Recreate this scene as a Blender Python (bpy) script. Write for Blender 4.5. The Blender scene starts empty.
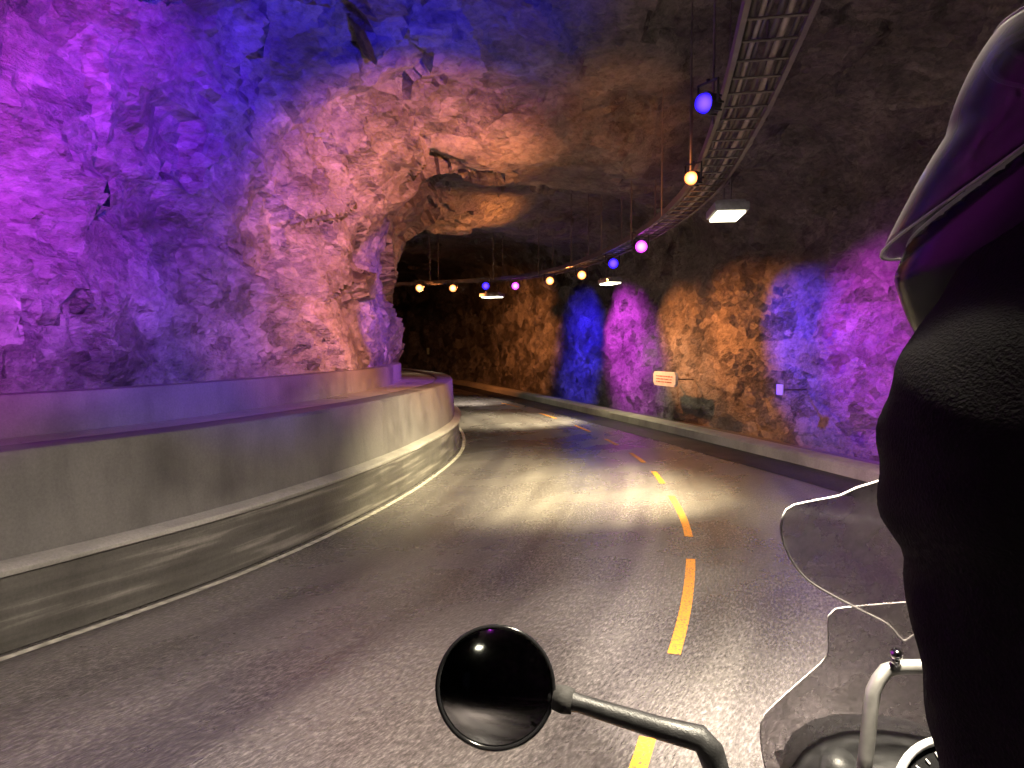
import bpy, bmesh, math, random
from mathutils import Vector, Matrix, noise

random.seed(7)
SC = bpy.context.scene
COL = SC.collection
S = 0.944                      # the survey was taken for a lens 1.8 m up; the lens is at 1.7 m
EYE = 1.70

# ------------------------------------------------------------------ helpers
def link(o, parent=None):
    COL.objects.link(o)
    if parent is not None:
        o.parent = parent
    return o

def tag(o, label=None, cat=None, group=None, kind=None):
    if label: o['label'] = label
    if cat: o['category'] = cat
    if group: o['group'] = group
    if kind: o['kind'] = kind
    return o

def empty(name, loc=(0, 0, 0), rot=(0, 0, 0)):
    o = bpy.data.objects.new(name, None)
    o.empty_display_size = 0.1
    o.location = loc
    o.rotation_euler = rot
    return link(o)

def obj(name, bm, mat, parent=None, smooth=False, recalc=True):
    me = bpy.data.meshes.new(name)
    if recalc:
        bmesh.ops.recalc_face_normals(bm, faces=bm.faces[:])
    bm.to_mesh(me)
    bm.free()
    for m in (mat if isinstance(mat, (list, tuple)) else [mat]):
        me.materials.append(m)
    if smooth:
        for p in me.polygons:
            p.use_smooth = True
    return link(bpy.data.objects.new(name, me), parent)

def autosmooth(o, deg=35):
    for p in o.data.polygons:
        p.use_smooth = True
    try:
        o.data.set_sharp_from_angle(angle=math.radians(deg))
    except Exception:
        pass
    return o

def add_box(bm, c, size, M=None, bevel=0.0):
    g = bmesh.ops.create_cube(bm, size=1.0)
    vs = g['verts']
    bmesh.ops.scale(bm, vec=size, verts=vs)
    if bevel > 0:
        es = list({e for v in vs for e in v.link_edges})
        r = bmesh.ops.bevel(bm, geom=es, offset=bevel, segments=2, affect='EDGES', profile=0.6)
        vs = list({v for f in r['faces'] for v in f.verts} | {v for v in vs if v.is_valid})
    bmesh.ops.translate(bm, vec=c, verts=vs)
    if M is not None:
        bmesh.ops.transform(bm, matrix=M, verts=vs)
    return vs

def frame_from(d):
    d = Vector(d).normalized()
    up = Vector((0, 0, 1)) if abs(d.z) < 0.95 else Vector((0, 1, 0))
    x = up.cross(d).normalized()
    y = d.cross(x).normalized()
    return x, y

def add_tube(bm, pts, r, seg=12, caps=True, closed=False):
    """round bar along pts; r a number or one per point"""
    pts = [Vector(p) for p in pts]
    n = len(pts)
    rr = r if isinstance(r, (list, tuple)) else [r] * n
    rings = []
    px = None
    for i, p in enumerate(pts):
        if closed:
            d = pts[(i + 1) % n] - pts[i - 1]
        else:
            d = pts[min(i + 1, n - 1)] - pts[max(i - 1, 0)]
        d.normalize()
        if px is None:
            x, y = frame_from(d)
        else:
            x = (px - d * px.dot(d)).normalized()
            y = d.cross(x)
        px = x
        rings.append([bm.verts.new(p + (x * math.cos(2 * math.pi * k / seg) + y * math.sin(2 * math.pi * k / seg)) * rr[i]) for k in range(seg)])
    for i in range(n if closed else n - 1):
        a, b = rings[i], rings[(i + 1) % n]
        for k in range(seg):
            bm.faces.new((a[k], a[(k + 1) % seg], b[(k + 1) % seg], b[k]))
    if caps and not closed:
        bm.faces.new(list(reversed(rings[0])))
        bm.faces.new(rings[-1])

def add_lathe(bm, prof, M=None, seg=32, cap=True):
    """prof: (radius, height) about local +Z"""
    rings = []
    for r, h in prof:
        if r < 1e-6:
            rings.append([bm.verts.new((0, 0, h))])
        else:
            rings.append([bm.verts.new((r * math.cos(2 * math.pi * k / seg), r * math.sin(2 * math.pi * k / seg), h)) for k in range(seg)])
    for a, b in zip(rings, rings[1:]):
        for k in range(seg):
            k2 = (k + 1) % seg
            if len(a) == 1 and len(b) == 1: continue
            if len(a) == 1: bm.faces.new((a[0], b[k2], b[k]))
            elif len(b) == 1: bm.faces.new((a[k], a[k2], b[0]))
            else: bm.faces.new((a[k], a[k2], b[k2], b[k]))
    if cap:
        if len(rings[0]) > 1: bm.faces.new(list(reversed(rings[0])))
        if len(rings[-1]) > 1: bm.faces.new(rings[-1])
    if M is not None:
        bmesh.ops.transform(bm, matrix=M, verts=[v for r in rings for v in r])

def aim_matrix(loc, d):
    d = Vector(d).normalized()
    x, y = frame_from(d)
    m = Matrix((x, y, d)).transposed().to_4x4()
    m.translation = loc
    return m

def spline(pts, per=12):
    """Catmull-Rom through 2-D or 3-D points"""
    P = [Vector(p) for p in pts]
    P = [P[0] * 2 - P[1]] + P + [P[-1] * 2 - P[-2]]
    out = []
    for i in range(1, len(P) - 2):
        for k in range(per):
            t = k / per
            a, b, c, d = P[i - 1], P[i], P[i + 1], P[i + 2]
            out.append(0.5 * ((2 * b) + (c - a) * t + (2 * a - 5 * b + 4 * c - d) * t * t + (3 * b - a - 3 * c + d) * t ** 3))
    out.append(P[-2].copy())
    return out

def resample(pts, n):
    L = [0]
    for a, b in zip(pts, pts[1:]):
        L.append(L[-1] + (b - a).length)
    out, j = [], 0
    for i in range(n):
        s = L[-1] * i / (n - 1)
        while j < len(L) - 2 and L[j + 1] < s:
            j += 1
        t = (s - L[j]) / max(1e-9, L[j + 1] - L[j])
        out.append(pts[j].lerp(pts[j + 1], min(1, max(0, t))))
    return out

def normals2(path):
    """left-hand normals of a plan path"""
    N = []
    for i in range(len(path)):
        t = path[min(i + 1, len(path) - 1)] - path[max(i - 1, 0)]
        t = Vector((t.x, t.y)).normalized()
        N.append(Vector((-t.y, t.x)))
    return N

def sweep(path, prof, closed=True, wob=None):
    """prof (offset to the left, z) carried along a plan path -> bmesh"""
    bm = bmesh.new()
    N = normals2(path)
    rings = []
    for i, (p, n) in enumerate(zip(path, N)):
        ring = []
        for j, (o, z) in enumerate(prof):
            w = wob(p, j) if wob else 0
            ring.append(bm.verts.new((p.x + n.x * (o + w), p.y + n.y * (o + w), z)))
        rings.append(ring)
    m = len(prof)
    for a, b in zip(rings, rings[1:]):
        for k in range(m if closed else m - 1):
            bm.faces.new((a[k], a[(k + 1) % m], b[(k + 1) % m], b[k]))
    if closed:
        bm.faces.new(rings[0])
        bm.faces.new(list(reversed(rings[-1])))
    return bm

# ------------------------------------------------------------------ materials
def mat(name):
    m = bpy.data.materials.new(name)
    m.use_nodes = True
    nt = m.node_tree
    return m, nt, nt.nodes['Principled BSDF']

def N(nt, kind, **kw):
    n = nt.nodes.new(kind)
    for k, v in kw.items():
        if k in n.inputs.keys():
            n.inputs[k].default_value = v
        else:
            setattr(n, k, v)
    return n

def ramp(nt, fac, stops):
    r = nt.nodes.new('ShaderNodeValToRGB')
    el = r.color_ramp.elements
    el[0].position, el[0].color = stops[0][0], (*stops[0][1], 1)
    el[1].position, el[1].color = stops[-1][0], (*stops[-1][1], 1)
    for p, c in stops[1:-1]:
        e = el.new(p); e.color = (*c, 1)
    nt.links.new(fac, r.inputs['Fac'])
    return r.outputs['Color']

def g(v): return (v, v, v)

def simple(name, col, rough=0.5, metal=0.0, spec=0.5, var=0.15, scale=30, bump=0.0, bscale=200):
    m, nt, b = mat(name)
    tc = N(nt, 'ShaderNodeTexCoord')
    nz = N(nt, 'ShaderNodeTexNoise', Scale=scale, Detail=6)
    nt.links.new(tc.outputs['Object'], nz.inputs['Vector'])
    lo = tuple(max(0, c * (1 - var)) for c in col); hi = tuple(c * (1 + var) for c in col)
    nt.links.new(ramp(nt, nz.outputs['Fac'], [(0.3, lo), (0.7, hi)]), b.inputs['Base Color'])
    rr = ramp(nt, nz.outputs['Fac'], [(0.3, g(max(0.02, rough - 0.06))), (0.7, g(min(1, rough + 0.08)))])
    nt.links.new(rr, b.inputs['Roughness'])
    b.inputs['Metallic'].default_value = metal
    b.inputs['Specular IOR Level'].default_value = spec
    if bump:
        n2 = N(nt, 'ShaderNodeTexNoise', Scale=bscale, Detail=4)
        nt.links.new(tc.outputs['Object'], n2.inputs['Vector'])
        bp = N(nt, 'ShaderNodeBump', Strength=bump, Distance=0.002)
        nt.links.new(n2.outputs['Fac'], bp.inputs['Height'])
        nt.links.new(bp.outputs['Normal'], b.inputs['Normal'])
    return m

def emit(name, col, strength):
    m = bpy.data.materials.new(name); m.use_nodes = True
    nt = m.node_tree; nt.nodes.clear()
    e = N(nt, 'ShaderNodeEmission', Strength=strength); e.inputs['Color'].default_value = (*col, 1)
    o = N(nt, 'ShaderNodeOutputMaterial')
    nt.links.new(e.outputs[0], o.inputs['Surface'])
    return m

def rock_material():
    m, nt, b = mat('rock')
    tc = N(nt, 'ShaderNodeTexCoord')
    mp = N(nt, 'ShaderNodeMapping')
    mp.inputs['Rotation'].default_value = (0.35, 0.2, 0.4)
    mp.inputs['Scale'].default_value = (1.0, 1.0, 1.7)
    nt.links.new(tc.outputs['Object'], mp.inputs['Vector'])
    n1 = N(nt, 'ShaderNodeTexNoise', Scale=0.9, Detail=10, Roughness=0.62)
    n2 = N(nt, 'ShaderNodeTexNoise', Scale=9.0, Detail=8, Roughness=0.65)
    vo = N(nt, 'ShaderNodeTexVoronoi', Scale=2.6); vo.feature = 'DISTANCE_TO_EDGE'
    wp = N(nt, 'ShaderNodeVectorMath'); wp.operation = 'MULTIPLY_ADD'
    wp.inputs[1].default_value = (0.7, 0.7, 0.7)
    for n in (n1, n2): nt.links.new(mp.outputs[0], n.inputs['Vector'])
    nt.links.new(n2.outputs['Color'], wp.inputs[0]); nt.links.new(mp.outputs[0], wp.inputs[2])
    nt.links.new(wp.outputs[0], vo.inputs['Vector'])
    wq = N(nt, 'ShaderNodeVectorMath'); wq.operation = 'MULTIPLY_ADD'; wq.inputs[1].default_value = (0.12, 0.12, 0.12)
    nt.links.new(n2.outputs['Color'], wq.inputs[0]); nt.links.new(mp.outputs[0], wq.inputs[2])
    c1 = ramp(nt, n1.outputs['Fac'], [(0.32, (0.11, 0.10, 0.095)), (0.5, (0.20, 0.185, 0.175)), (0.68, (0.30, 0.275, 0.26))])
    c2 = ramp(nt, n2.outputs['Fac'], [(0.3, g(0.55)), (0.55, g(1.0)), (0.75, g(1.15))])
    c3 = ramp(nt, vo.outputs['Distance'], [(0.0, g(0.72)), (0.06, g(1.0))])
    mx = N(nt, 'ShaderNodeMix', data_type='RGBA', blend_type='MULTIPLY'); mx.inputs[0].default_value = 1
    nt.links.new(c1, mx.inputs[6]); nt.links.new(c2, mx.inputs[7])
    my = N(nt, 'ShaderNodeMix', data_type='RGBA', blend_type='MULTIPLY'); my.inputs[0].default_value = 0.6
    nt.links.new(mx.outputs[2], my.inputs[6]); nt.links.new(c3, my.inputs[7])
    nt.links.new(my.outputs[2], b.inputs['Base Color'])
    nt.links.new(ramp(nt, n1.outputs['Fac'], [(0.35, g(0.42)), (0.6, g(0.8))]), b.inputs['Roughness'])
    b.inputs['Specular IOR Level'].default_value = 0.35
    # chiselled facets: every Voronoi cell is a small plane with its own tilt
    hs = []
    for sc_, amp in ((1.2, 0.62), (3.8, 0.55), (11.0, 0.30)):
        v = N(nt, 'ShaderNodeTexVoronoi', Scale=sc_)
        nt.links.new(wq.outputs[0], v.inputs['Vector'])
        df = N(nt, 'ShaderNodeVectorMath'); df.operation = 'SUBTRACT'
        nt.links.new(wq.outputs[0], df.inputs[0]); nt.links.new(v.outputs['Position'], df.inputs[1])
        cc = N(nt, 'ShaderNodeVectorMath'); cc.operation = 'SUBTRACT'; cc.inputs[1].default_value = (0.5, 0.5, 0.5)
        nt.links.new(v.outputs['Color'], cc.inputs[0])
        dt = N(nt, 'ShaderNodeVectorMath'); dt.operation = 'DOT_PRODUCT'
        nt.links.new(df.outputs[0], dt.inputs[0]); nt.links.new(cc.outputs[0], dt.inputs[1])
        mm = N(nt, 'ShaderNodeMath'); mm.operation = 'MULTIPLY'; mm.inputs[1].default_value = amp * 2.0
        nt.links.new(dt.outputs['Value'], mm.inputs[0]); hs.append(mm)
    a1 = N(nt, 'ShaderNodeMath'); a1.operation = 'ADD'; nt.links.new(hs[0].outputs[0], a1.inputs[0]); nt.links.new(hs[1].outputs[0], a1.inputs[1])
    a2 = N(nt, 'ShaderNodeMath'); a2.operation = 'ADD'; nt.links.new(a1.outputs[0], a2.inputs[0]); nt.links.new(hs[2].outputs[0], a2.inputs[1])
    ad = N(nt, 'ShaderNodeMath'); ad.operation = 'MULTIPLY_ADD'; ad.inputs[1].default_value = 0.06
    nt.links.new(n2.outputs['Fac'], ad.inputs[0]); nt.links.new(a2.outputs[0], ad.inputs[2])
    bp = N(nt, 'ShaderNodeBump', Strength=0.9, Distance=1.0)
    nt.links.new(ad.outputs[0], bp.inputs['Height']); nt.links.new(bp.outputs['Normal'], b.inputs['Normal'])
    return m

def concrete_material(name, base, rough=(0.45, 0.75), stain=0.55, scuff=False):
    m, nt, b = mat(name)
    tc = N(nt, 'ShaderNodeTexCoord')
    n1 = N(nt, 'ShaderNodeTexNoise', Scale=1.1, Detail=8, Roughness=0.6)
    mp = N(nt, 'ShaderNodeMapping'); mp.inputs['Scale'].default_value = (2.2, 2.2, 0.5)   # run-off streaks
    n3 = N(nt, 'ShaderNodeTexNoise', Scale=3.0, Detail=5)
    n2 = N(nt, 'ShaderNodeTexNoise', Scale=55, Detail=6, Roughness=0.7)
    nt.links.new(tc.outputs['Object'], n1.inputs['Vector']); nt.links.new(tc.outputs['Object'], n2.inputs['Vector'])
    nt.links.new(tc.outputs['Object'], mp.inputs['Vector']); nt.links.new(mp.outputs[0], n3.inputs['Vector'])
    c1 = ramp(nt, n1.outputs['Fac'], [(0.3, tuple(c * stain for c in base)), (0.52, base), (0.75, tuple(c * 1.18 for c in base))])
    c3 = ramp(nt, n3.outputs['Fac'], [(0.36, g(0.86)), (0.5, g(1.0))])
    c2 = ramp(nt, n2.outputs['Fac'], [(0.3, g(0.8)), (0.7, g(1.12))])
    mx = N(nt, 'ShaderNodeMix', data_type='RGBA', blend_type='MULTIPLY'); mx.inputs[0].default_value = 1
    nt.links.new(c1, mx.inputs[6]); nt.links.new(c2, mx.inputs[7])
    my = N(nt, 'ShaderNodeMix', data_type='RGBA', blend_type='MULTIPLY'); my.inputs[0].default_value = 0.8
    nt.links.new(mx.outputs[2], my.inputs[6]); nt.links.new(c3, my.inputs[7])
    nt.links.new(my.outputs[2], b.inputs['Base Color'])
    nt.links.new(ramp(nt, n1.outputs['Fac'], [(0.35, g(rough[0])), (0.6, g(rough[1]))]), b.inputs['Roughness'])
    if scuff:                      # level tyre and plough scuffs
        ms = N(nt, 'ShaderNodeMapping'); ms.inputs['Scale'].default_value = (0.45, 0.45, 9.0)
        ns = N(nt, 'ShaderNodeTexNoise', Scale=2.0, Detail=5)
        nt.links.new(tc.outputs['Object'], ms.inputs['Vector']); nt.links.new(ms.outputs[0], ns.inputs['Vector'])
        ml = N(nt, 'ShaderNodeMix', data_type='RGBA', blend_type='MULTIPLY'); ml.inputs[0].default_value = 1
        nt.links.new(my.outputs[2], ml.inputs[6]); nt.links.new(ramp(nt, ns.outputs['Fac'], [(0.35, g(0.7)), (0.55, g(1.0)), (0.68, g(2.1))]), ml.inputs[7])
        nt.links.new(ml.outputs[2], b.inputs['Base Color'])
    bp = N(nt, 'ShaderNodeBump', Strength=0.35, Distance=0.01)
    nt.links.new(n2.outputs['Fac'], bp.inputs['Height']); nt.links.new(bp.outputs['Normal'], b.inputs['Normal'])
    return m

def asphalt_material(name, lo, hi, wet=0.8, rough=(0.15, 0.42)):
    """UV: u across in metres, v along in metres, so that tyre wear runs with the road"""
    m, nt, b = mat(name)
    uv = N(nt, 'ShaderNodeUVMap')
    mp = N(nt, 'ShaderNodeMapping'); mp.inputs['Scale'].default_value = (1.6, 0.12, 1)
    nt.links.new(uv.outputs[0], mp.inputs['Vector'])
    wear = N(nt, 'ShaderNodeTexNoise', Scale=1.0, Detail=6, Roughness=0.55)
    nt.links.new(mp.outputs[0], wear.inputs['Vector'])
    mp2 = N(nt, 'ShaderNodeMapping'); mp2.inputs['Scale'].default_value = (1.0, 0.38, 1)
    nt.links.new(uv.outputs[0], mp2.inputs['Vector'])
    agg = N(nt, 'ShaderNodeTexNoise', Scale=55, Detail=6, Roughness=0.75)
    nt.links.new(mp2.outputs[0], agg.inputs['Vector'])
    sp = N(nt, 'ShaderNodeTexVoronoi', Scale=75)
    nt.links.new(mp2.outputs[0], sp.inputs['Vector'])
    pat = N(nt, 'ShaderNodeTexNoise', Scale=0.7, Detail=7, Roughness=0.6)
    nt.links.new(uv.outputs[0], pat.inputs['Vector'])
    c1 = ramp(nt, wear.outputs['Fac'], [(0.38, lo), (0.62, hi)])
    c2 = ramp(nt, agg.outputs['Fac'], [(0.33, g(0.45)), (0.5, g(0.92)), (0.65, g(1.9))])
    c3 = ramp(nt, pat.outputs['Fac'], [(0.3, g(0.82)), (0.7, g(1.1))])
    mx = N(nt, 'ShaderNodeMix', data_type='RGBA', blend_type='MULTIPLY'); mx.inputs[0].default_value = 1
    nt.links.new(c1, mx.inputs[6]); nt.links.new(c2, mx.inputs[7])
    my = N(nt, 'ShaderNodeMix', data_type='RGBA', blend_type='MULTIPLY'); my.inputs[0].default_value = 1
    nt.links.new(mx.outputs[2], my.inputs[6]); nt.links.new(c3, my.inputs[7])
    nt.links.new(my.outputs[2], b.inputs['Base Color'])
    nt.links.new(ramp(nt, pat.outputs['Fac'], [(0.3, g(rough[0])), (0.72, g(rough[1]))]), b.inputs['Roughness'])
    b.inputs['Specular IOR Level'].default_value = wet
    ad = N(nt, 'ShaderNodeMath'); ad.operation = 'ADD'
    nt.links.new(agg.outputs['Fac'], ad.inputs[0]); nt.links.new(sp.outputs['Distance'], ad.inputs[1])
    bp = N(nt, 'ShaderNodeBump', Strength=0.28, Distance=0.005)
    nt.links.new(ad.outputs[0], bp.inputs['Height']); nt.links.new(bp.outputs['Normal'], b.inputs['Normal'])
    return m

def glass_material(name, tint, milk=0.05, rough=0.06, edge=0.4, power=4.0):
    m = bpy.data.materials.new(name); m.use_nodes = True
    nt = m.node_tree; nt.nodes.clear()
    tr = N(nt, 'ShaderNodeBsdfTransparent'); tr.inputs['Color'].default_value = (*tint, 1)
    gl = N(nt, 'ShaderNodeBsdfGlossy', Roughness=rough)
    df = N(nt, 'ShaderNodeBsdfDiffuse'); df.inputs['Color'].default_value = (0.75, 0.72, 0.72, 1)
    tc = N(nt, 'ShaderNodeTexCoord')
    nz = N(nt, 'ShaderNodeTexNoise', Scale=14, Detail=6, Roughness=0.65)
    nt.links.new(tc.outputs['Object'], nz.inputs['Vector'])
    film = ramp(nt, nz.outputs['Fac'], [(0.35, g(milk * 0.5)), (0.7, g(milk * 1.8))])     # road film and smears
    m1 = N(nt, 'ShaderNodeMixShader'); nt.links.new(film, m1.inputs[0])
    nt.links.new(tr.outputs[0], m1.inputs[1]); nt.links.new(df.outputs[0], m1.inputs[2])
    lw = N(nt, 'ShaderNodeLayerWeight', Blend=0.5)
    pw = N(nt, 'ShaderNodeMath'); pw.operation = 'POWER'; pw.inputs[1].default_value = power
    nt.links.new(lw.outputs['Facing'], pw.inputs[0])
    fr = N(nt, 'ShaderNodeMath'); fr.operation = 'MULTIPLY_ADD'; fr.inputs[1].default_value = 0.35; fr.inputs[2].default_value = 0.035
    nt.links.new(pw.outputs[0], fr.inputs[0])
    fm = N(nt, 'ShaderNodeMath'); fm.operation = 'MULTIPLY_ADD'; fm.inputs[1].default_value = edge; fm.use_clamp = True
    nt.links.new(pw.outputs[0], fm.inputs[0]); nt.links.new(film, fm.inputs[2]); nt.links.new(fm.outputs[0], m1.inputs[0])
    m2 = N(nt, 'ShaderNodeMixShader'); nt.links.new(fr.outputs[0], m2.inputs[0])
    nt.links.new(m1.outputs[0], m2.inputs[1]); nt.links.new(gl.outputs[0], m2.inputs[2])
    o = N(nt, 'ShaderNodeOutputMaterial'); nt.links.new(m2.outputs[0], o.inputs['Surface'])
    return m

M = {}
M['rock'] = rock_material()
M['concrete'] = concrete_material('concrete', (0.130, 0.119, 0.120))
M['concrete_dark'] = concrete_material('dark_concrete', (0.10, 0.091, 0.087), rough=(0.3, 0.65), scuff=True)  # plinth: darker than the parapet face above it
M['ledge'] = concrete_material('lit_ledge_concrete', (0.32, 0.30, 0.29), stain=0.7)  # brightness of the lit ledge is put into this paler colour
M['kerb'] = concrete_material('kerb_concrete', (0.40, 0.385, 0.33), stain=0.6)
M['bench'] = concrete_material('screed', (0.22, 0.20, 0.19), rough=(0.25, 0.6))
M['asphalt'] = asphalt_material('asphalt', (0.090, 0.079, 0.082), (0.170, 0.153, 0.151))
M['asphalt_dark'] = asphalt_material('asphalt_dark', (0.022, 0.021, 0.023), (0.042, 0.040, 0.042), wet=0.4, rough=(0.4, 0.7))
M['gravel'] = simple('gravel', (0.12, 0.11, 0.105), 0.85, var=0.5, scale=40, bump=1.0, bscale=60)
M['ground'] = simple('bedrock', (0.10, 0.095, 0.09), 0.9, var=0.3, scale=4)
M['yellow'] = simple('yellow_paint', (0.56, 0.20, 0.022), 0.55, var=0.3, scale=70, bump=0.4, bscale=90)
_r = [n for n in M['yellow'].node_tree.nodes if n.type == 'VALTORGB'][0].color_ramp.elements      # paint worn down to the asphalt in places
_r[0].position, _r[0].color = 0.34, (0.11, 0.085, 0.06, 1); _r[1].position = 0.50
M['white_line'] = simple('worn_white_paint', (0.52, 0.49, 0.44), 0.5, var=0.45, scale=12)
M['galv'] = simple('galvanised_steel', (0.17, 0.155, 0.145), 0.55, metal=0.5, var=0.25, scale=12)
M['cable'] = simple('cable_sheath', (0.06, 0.05, 0.05), 0.5, var=0.3, scale=8)
M['cable_grey'] = simple('grey_cable_sheath', (0.30, 0.25, 0.23), 0.55, var=0.3, scale=8)
M['housing'] = simple('black_powder_coat', (0.03, 0.03, 0.032), 0.5, var=0.3)
M['lamp_grey'] = simple('grey_lamp_housing', (0.25, 0.25, 0.25), 0.45, var=0.2)
M['black_plastic'] = simple('black_plastic', (0.018, 0.018, 0.019), 0.42, var=0.3, scale=60, bump=0.3, bscale=500)
M['gloss_black'] = simple('gloss_black', (0.010, 0.010, 0.011), 0.12, var=0.2, scale=20)
M['rubber'] = simple('rubber', (0.018, 0.017, 0.017), 0.8, var=0.3, scale=40, bump=0.4, bscale=300)
M['steel'] = simple('brushed_steel', (0.42, 0.41, 0.40), 0.38, metal=0.75, var=0.12, scale=60)
M['chrome'] = simple('chrome', (0.85, 0.85, 0.86), 0.10, metal=1.0, var=0.05, scale=20)
M['silver'] = simple('silver_plastic', (0.62, 0.62, 0.63), 0.3, var=0.08, scale=20)
M['mirror'] = simple('mirror_glass', (0.62, 0.63, 0.66), 0.03, metal=1.0, var=0.04, scale=9)
M['paint'] = simple('graphite_paint', (0.045, 0.047, 0.052), 0.25, var=0.15, scale=15)
M['cloth'] = simple('black_cordura', (0.013, 0.012, 0.013), 0.85, spec=0.2, var=0.35, scale=40, bump=0.9, bscale=420)
M['leather'] = simple('black_leather', (0.016, 0.015, 0.015), 0.5, var=0.3, scale=60, bump=0.7, bscale=260)
M['shell'] = simple('helmet_shell', (0.010, 0.009, 0.014), 0.22, var=0.2, scale=12)
M['lining'] = simple('helmet_lining', (0.012, 0.012, 0.013), 0.95, spec=0.1, var=0.3, scale=80)
M['skin'] = simple('skin', (0.45, 0.27, 0.20), 0.5, var=0.12, scale=25)
M['screen'] = glass_material('acrylic_screen', (0.76, 0.74, 0.75), 0.26, 0.06)
M['visor'] = glass_material('visor_polycarbonate', (0.45, 0.43, 0.47), 0.02, 0.10, 0.8, 4.6)
M['acrylic_edge'] = simple('bright_acrylic_edge', (0.50, 0.48, 0.48), 0.22, var=0.25, scale=18)  # light caught along the rims is put into this pale colour
M['gauge_face'] = simple('gauge_face', (0.012, 0.012, 0.013), 0.15, var=0.2)
M['sign_face'] = simple('sign_sheeting', (0.88, 0.82, 0.78), 0.5, var=0.08, scale=10)
M['sign_ink'] = simple('sign_ink', (0.52, 0.16, 0.10), 0.5, var=0.2, scale=20)
M['sign_white'] = simple('white_sheeting', (0.80, 0.80, 0.82), 0.45, var=0.08, scale=10)
M['sign_green'] = simple('green_white_sheeting', (0.62, 0.75, 0.60), 0.45, var=0.1, scale=10)

HUE = {'orange': (1.0, 0.30, 0.075), 'blue': (0.025, 0.010, 1.0), 'magenta': (0.74, 0.06, 0.90), 'violet': (0.17, 0.025, 1.0), 'pink': (1.0, 0.22, 0.42)}
def lens_mat(name, col):
    m = bpy.data.materials.new(name); m.use_nodes = True
    nt = m.node_tree; nt.nodes.clear()
    lw = N(nt, 'ShaderNodeLayerWeight', Blend=0.5)
    iv = N(nt, 'ShaderNodeMath'); iv.operation = 'SUBTRACT'; iv.inputs[0].default_value = 1.0
    nt.links.new(lw.outputs['Facing'], iv.inputs[1])
    pw = N(nt, 'ShaderNodeMath'); pw.operation = 'POWER'; pw.inputs[1].default_value = 3.0
    nt.links.new(iv.outputs[0], pw.inputs[0])
    st = N(nt, 'ShaderNodeMath'); st.operation = 'MULTIPLY_ADD'; st.inputs[1].default_value = 14.0 if col[2] > 0.9 and col[0] < 0.1 else 14.0; st.inputs[2].default_value = 1.2
    nt.links.new(pw.outputs[0], st.inputs[0])
    e = N(nt, 'ShaderNodeEmission'); e.inputs['Color'].default_value = (*col, 1)
    nt.links.new(st.outputs[0], e.inputs['Strength'])
    o = N(nt, 'ShaderNodeOutputMaterial'); nt.links.new(e.outputs[0], o.inputs['Surface'])
    return m
for k, c in HUE.items():
    M['lens_' + k] = lens_mat('lens_' + k, c)
M['lens_white'] = emit('lens_white', (1.0, 0.93, 0.66), 7)

# ------------------------------------------------------------------ plan of the tunnel
def sv(p): return Vector((p[0] * S, p[1] * S))
STL = [(-13, -41), (-22, -31), (-22.5, -19), (-16, -10), (-9.5, -5), (-5.4, 0.2), (-2.95, 4.23), (-1.89, 6.6), (-1.18, 9.72), (-.93, 13.2), (-1.5, 17.2), (-3.3, 21.5), (-6.5, 26), (-11, 30), (-17, 33), (-25, 35)]
STR = [(-4, -35), (-8.5, -29), (-6.5, -21), (1.0, -14), (4.2, -7), (5.5, 0), (5.35, 5), (4.85, 8.7), (4.05, 12), (2.9, 16.2), (1.35, 21.5), (-.5, 27.5), (-3.2, 35), (-8.5, 43), (-16, 49), (-26, 53)]
PER = 34
LP = spline([sv(p) for p in STL], PER)
RP = spline([sv(p) for p in STR], PER)
LN, RN = normals2(LP), normals2(RP)
NS = len(LP)

def lerp(a, b, t): return a + (b - a) * t
def table(T, u):
    for (u0, v0), (u1, v1) in zip(T, T[1:]):
        if u <= u1:
            t = max(0.0, min(1.0, (u - u0) / (u1 - u0)))
            t = t * t * (3 - 2 * t)
            return lerp(v0, v1, t)
    return T[-1][1]

# ceiling height, corner radii and set-back of the rock along the bend: a high bay, two low ribs
T_HC = [(0, 5.4), (4.0, 5.5), (4.75, 5.0), (5.25, 4.35), (5.6, 4.28), (6.2, 4.9), (6.5, 4.9), (6.85, 4.5), (7.1, 4.5), (7.8, 5.2), (12, 5.3)]
T_RL = [(0, 2.6), (4.3, 2.6), (5.3, 1.25), (12, 1.3)]
T_SB = [(0, 1.55), (3.5, 1.55), (4.4, 1.75), (5.4, 1.25), (6.2, 1.45), (6.9, 1.2), (7.6, 1.5), (12, 1.5)]

def raw_profile(u, W):
    """section from the inner rock foot over the ceiling to the outer rock foot: (across, z)"""
    hc, rl, rr = table(T_HC, u), table(T_RL, u), 1.3
    z0 = 1.15
    p = [Vector((0, z0)), Vector((-0.02, (hc - rl + z0) / 2)), Vector((0, hc - rl))]
    for k in range(1, 13):
        a = math.pi / 2 * k / 12
        p.append(Vector((rl * (1 - math.cos(a)), hc - rl + rl * math.sin(a))))
    p.append(Vector((W * 0.5, hc + 0.12)))
    for k in range(0, 13):
        a = math.pi / 2 * (1 - k / 12)
        p.append(Vector((W - rr * (1 - math.cos(a)) , hc - rr + rr * math.sin(a))))
    p += [Vector((W + 0.12, 1.3)), Vector((W, -0.05))]
    return p

NC = 176
C_IN, C_OUT = 58, 128            # columns where wall turns to ceiling and ceiling to wall
def hash3(p):
    q = noise.cell_vector(Vector((p.x * 37.7, p.y * 41.3, p.z * 29.9)))
    return q

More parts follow.
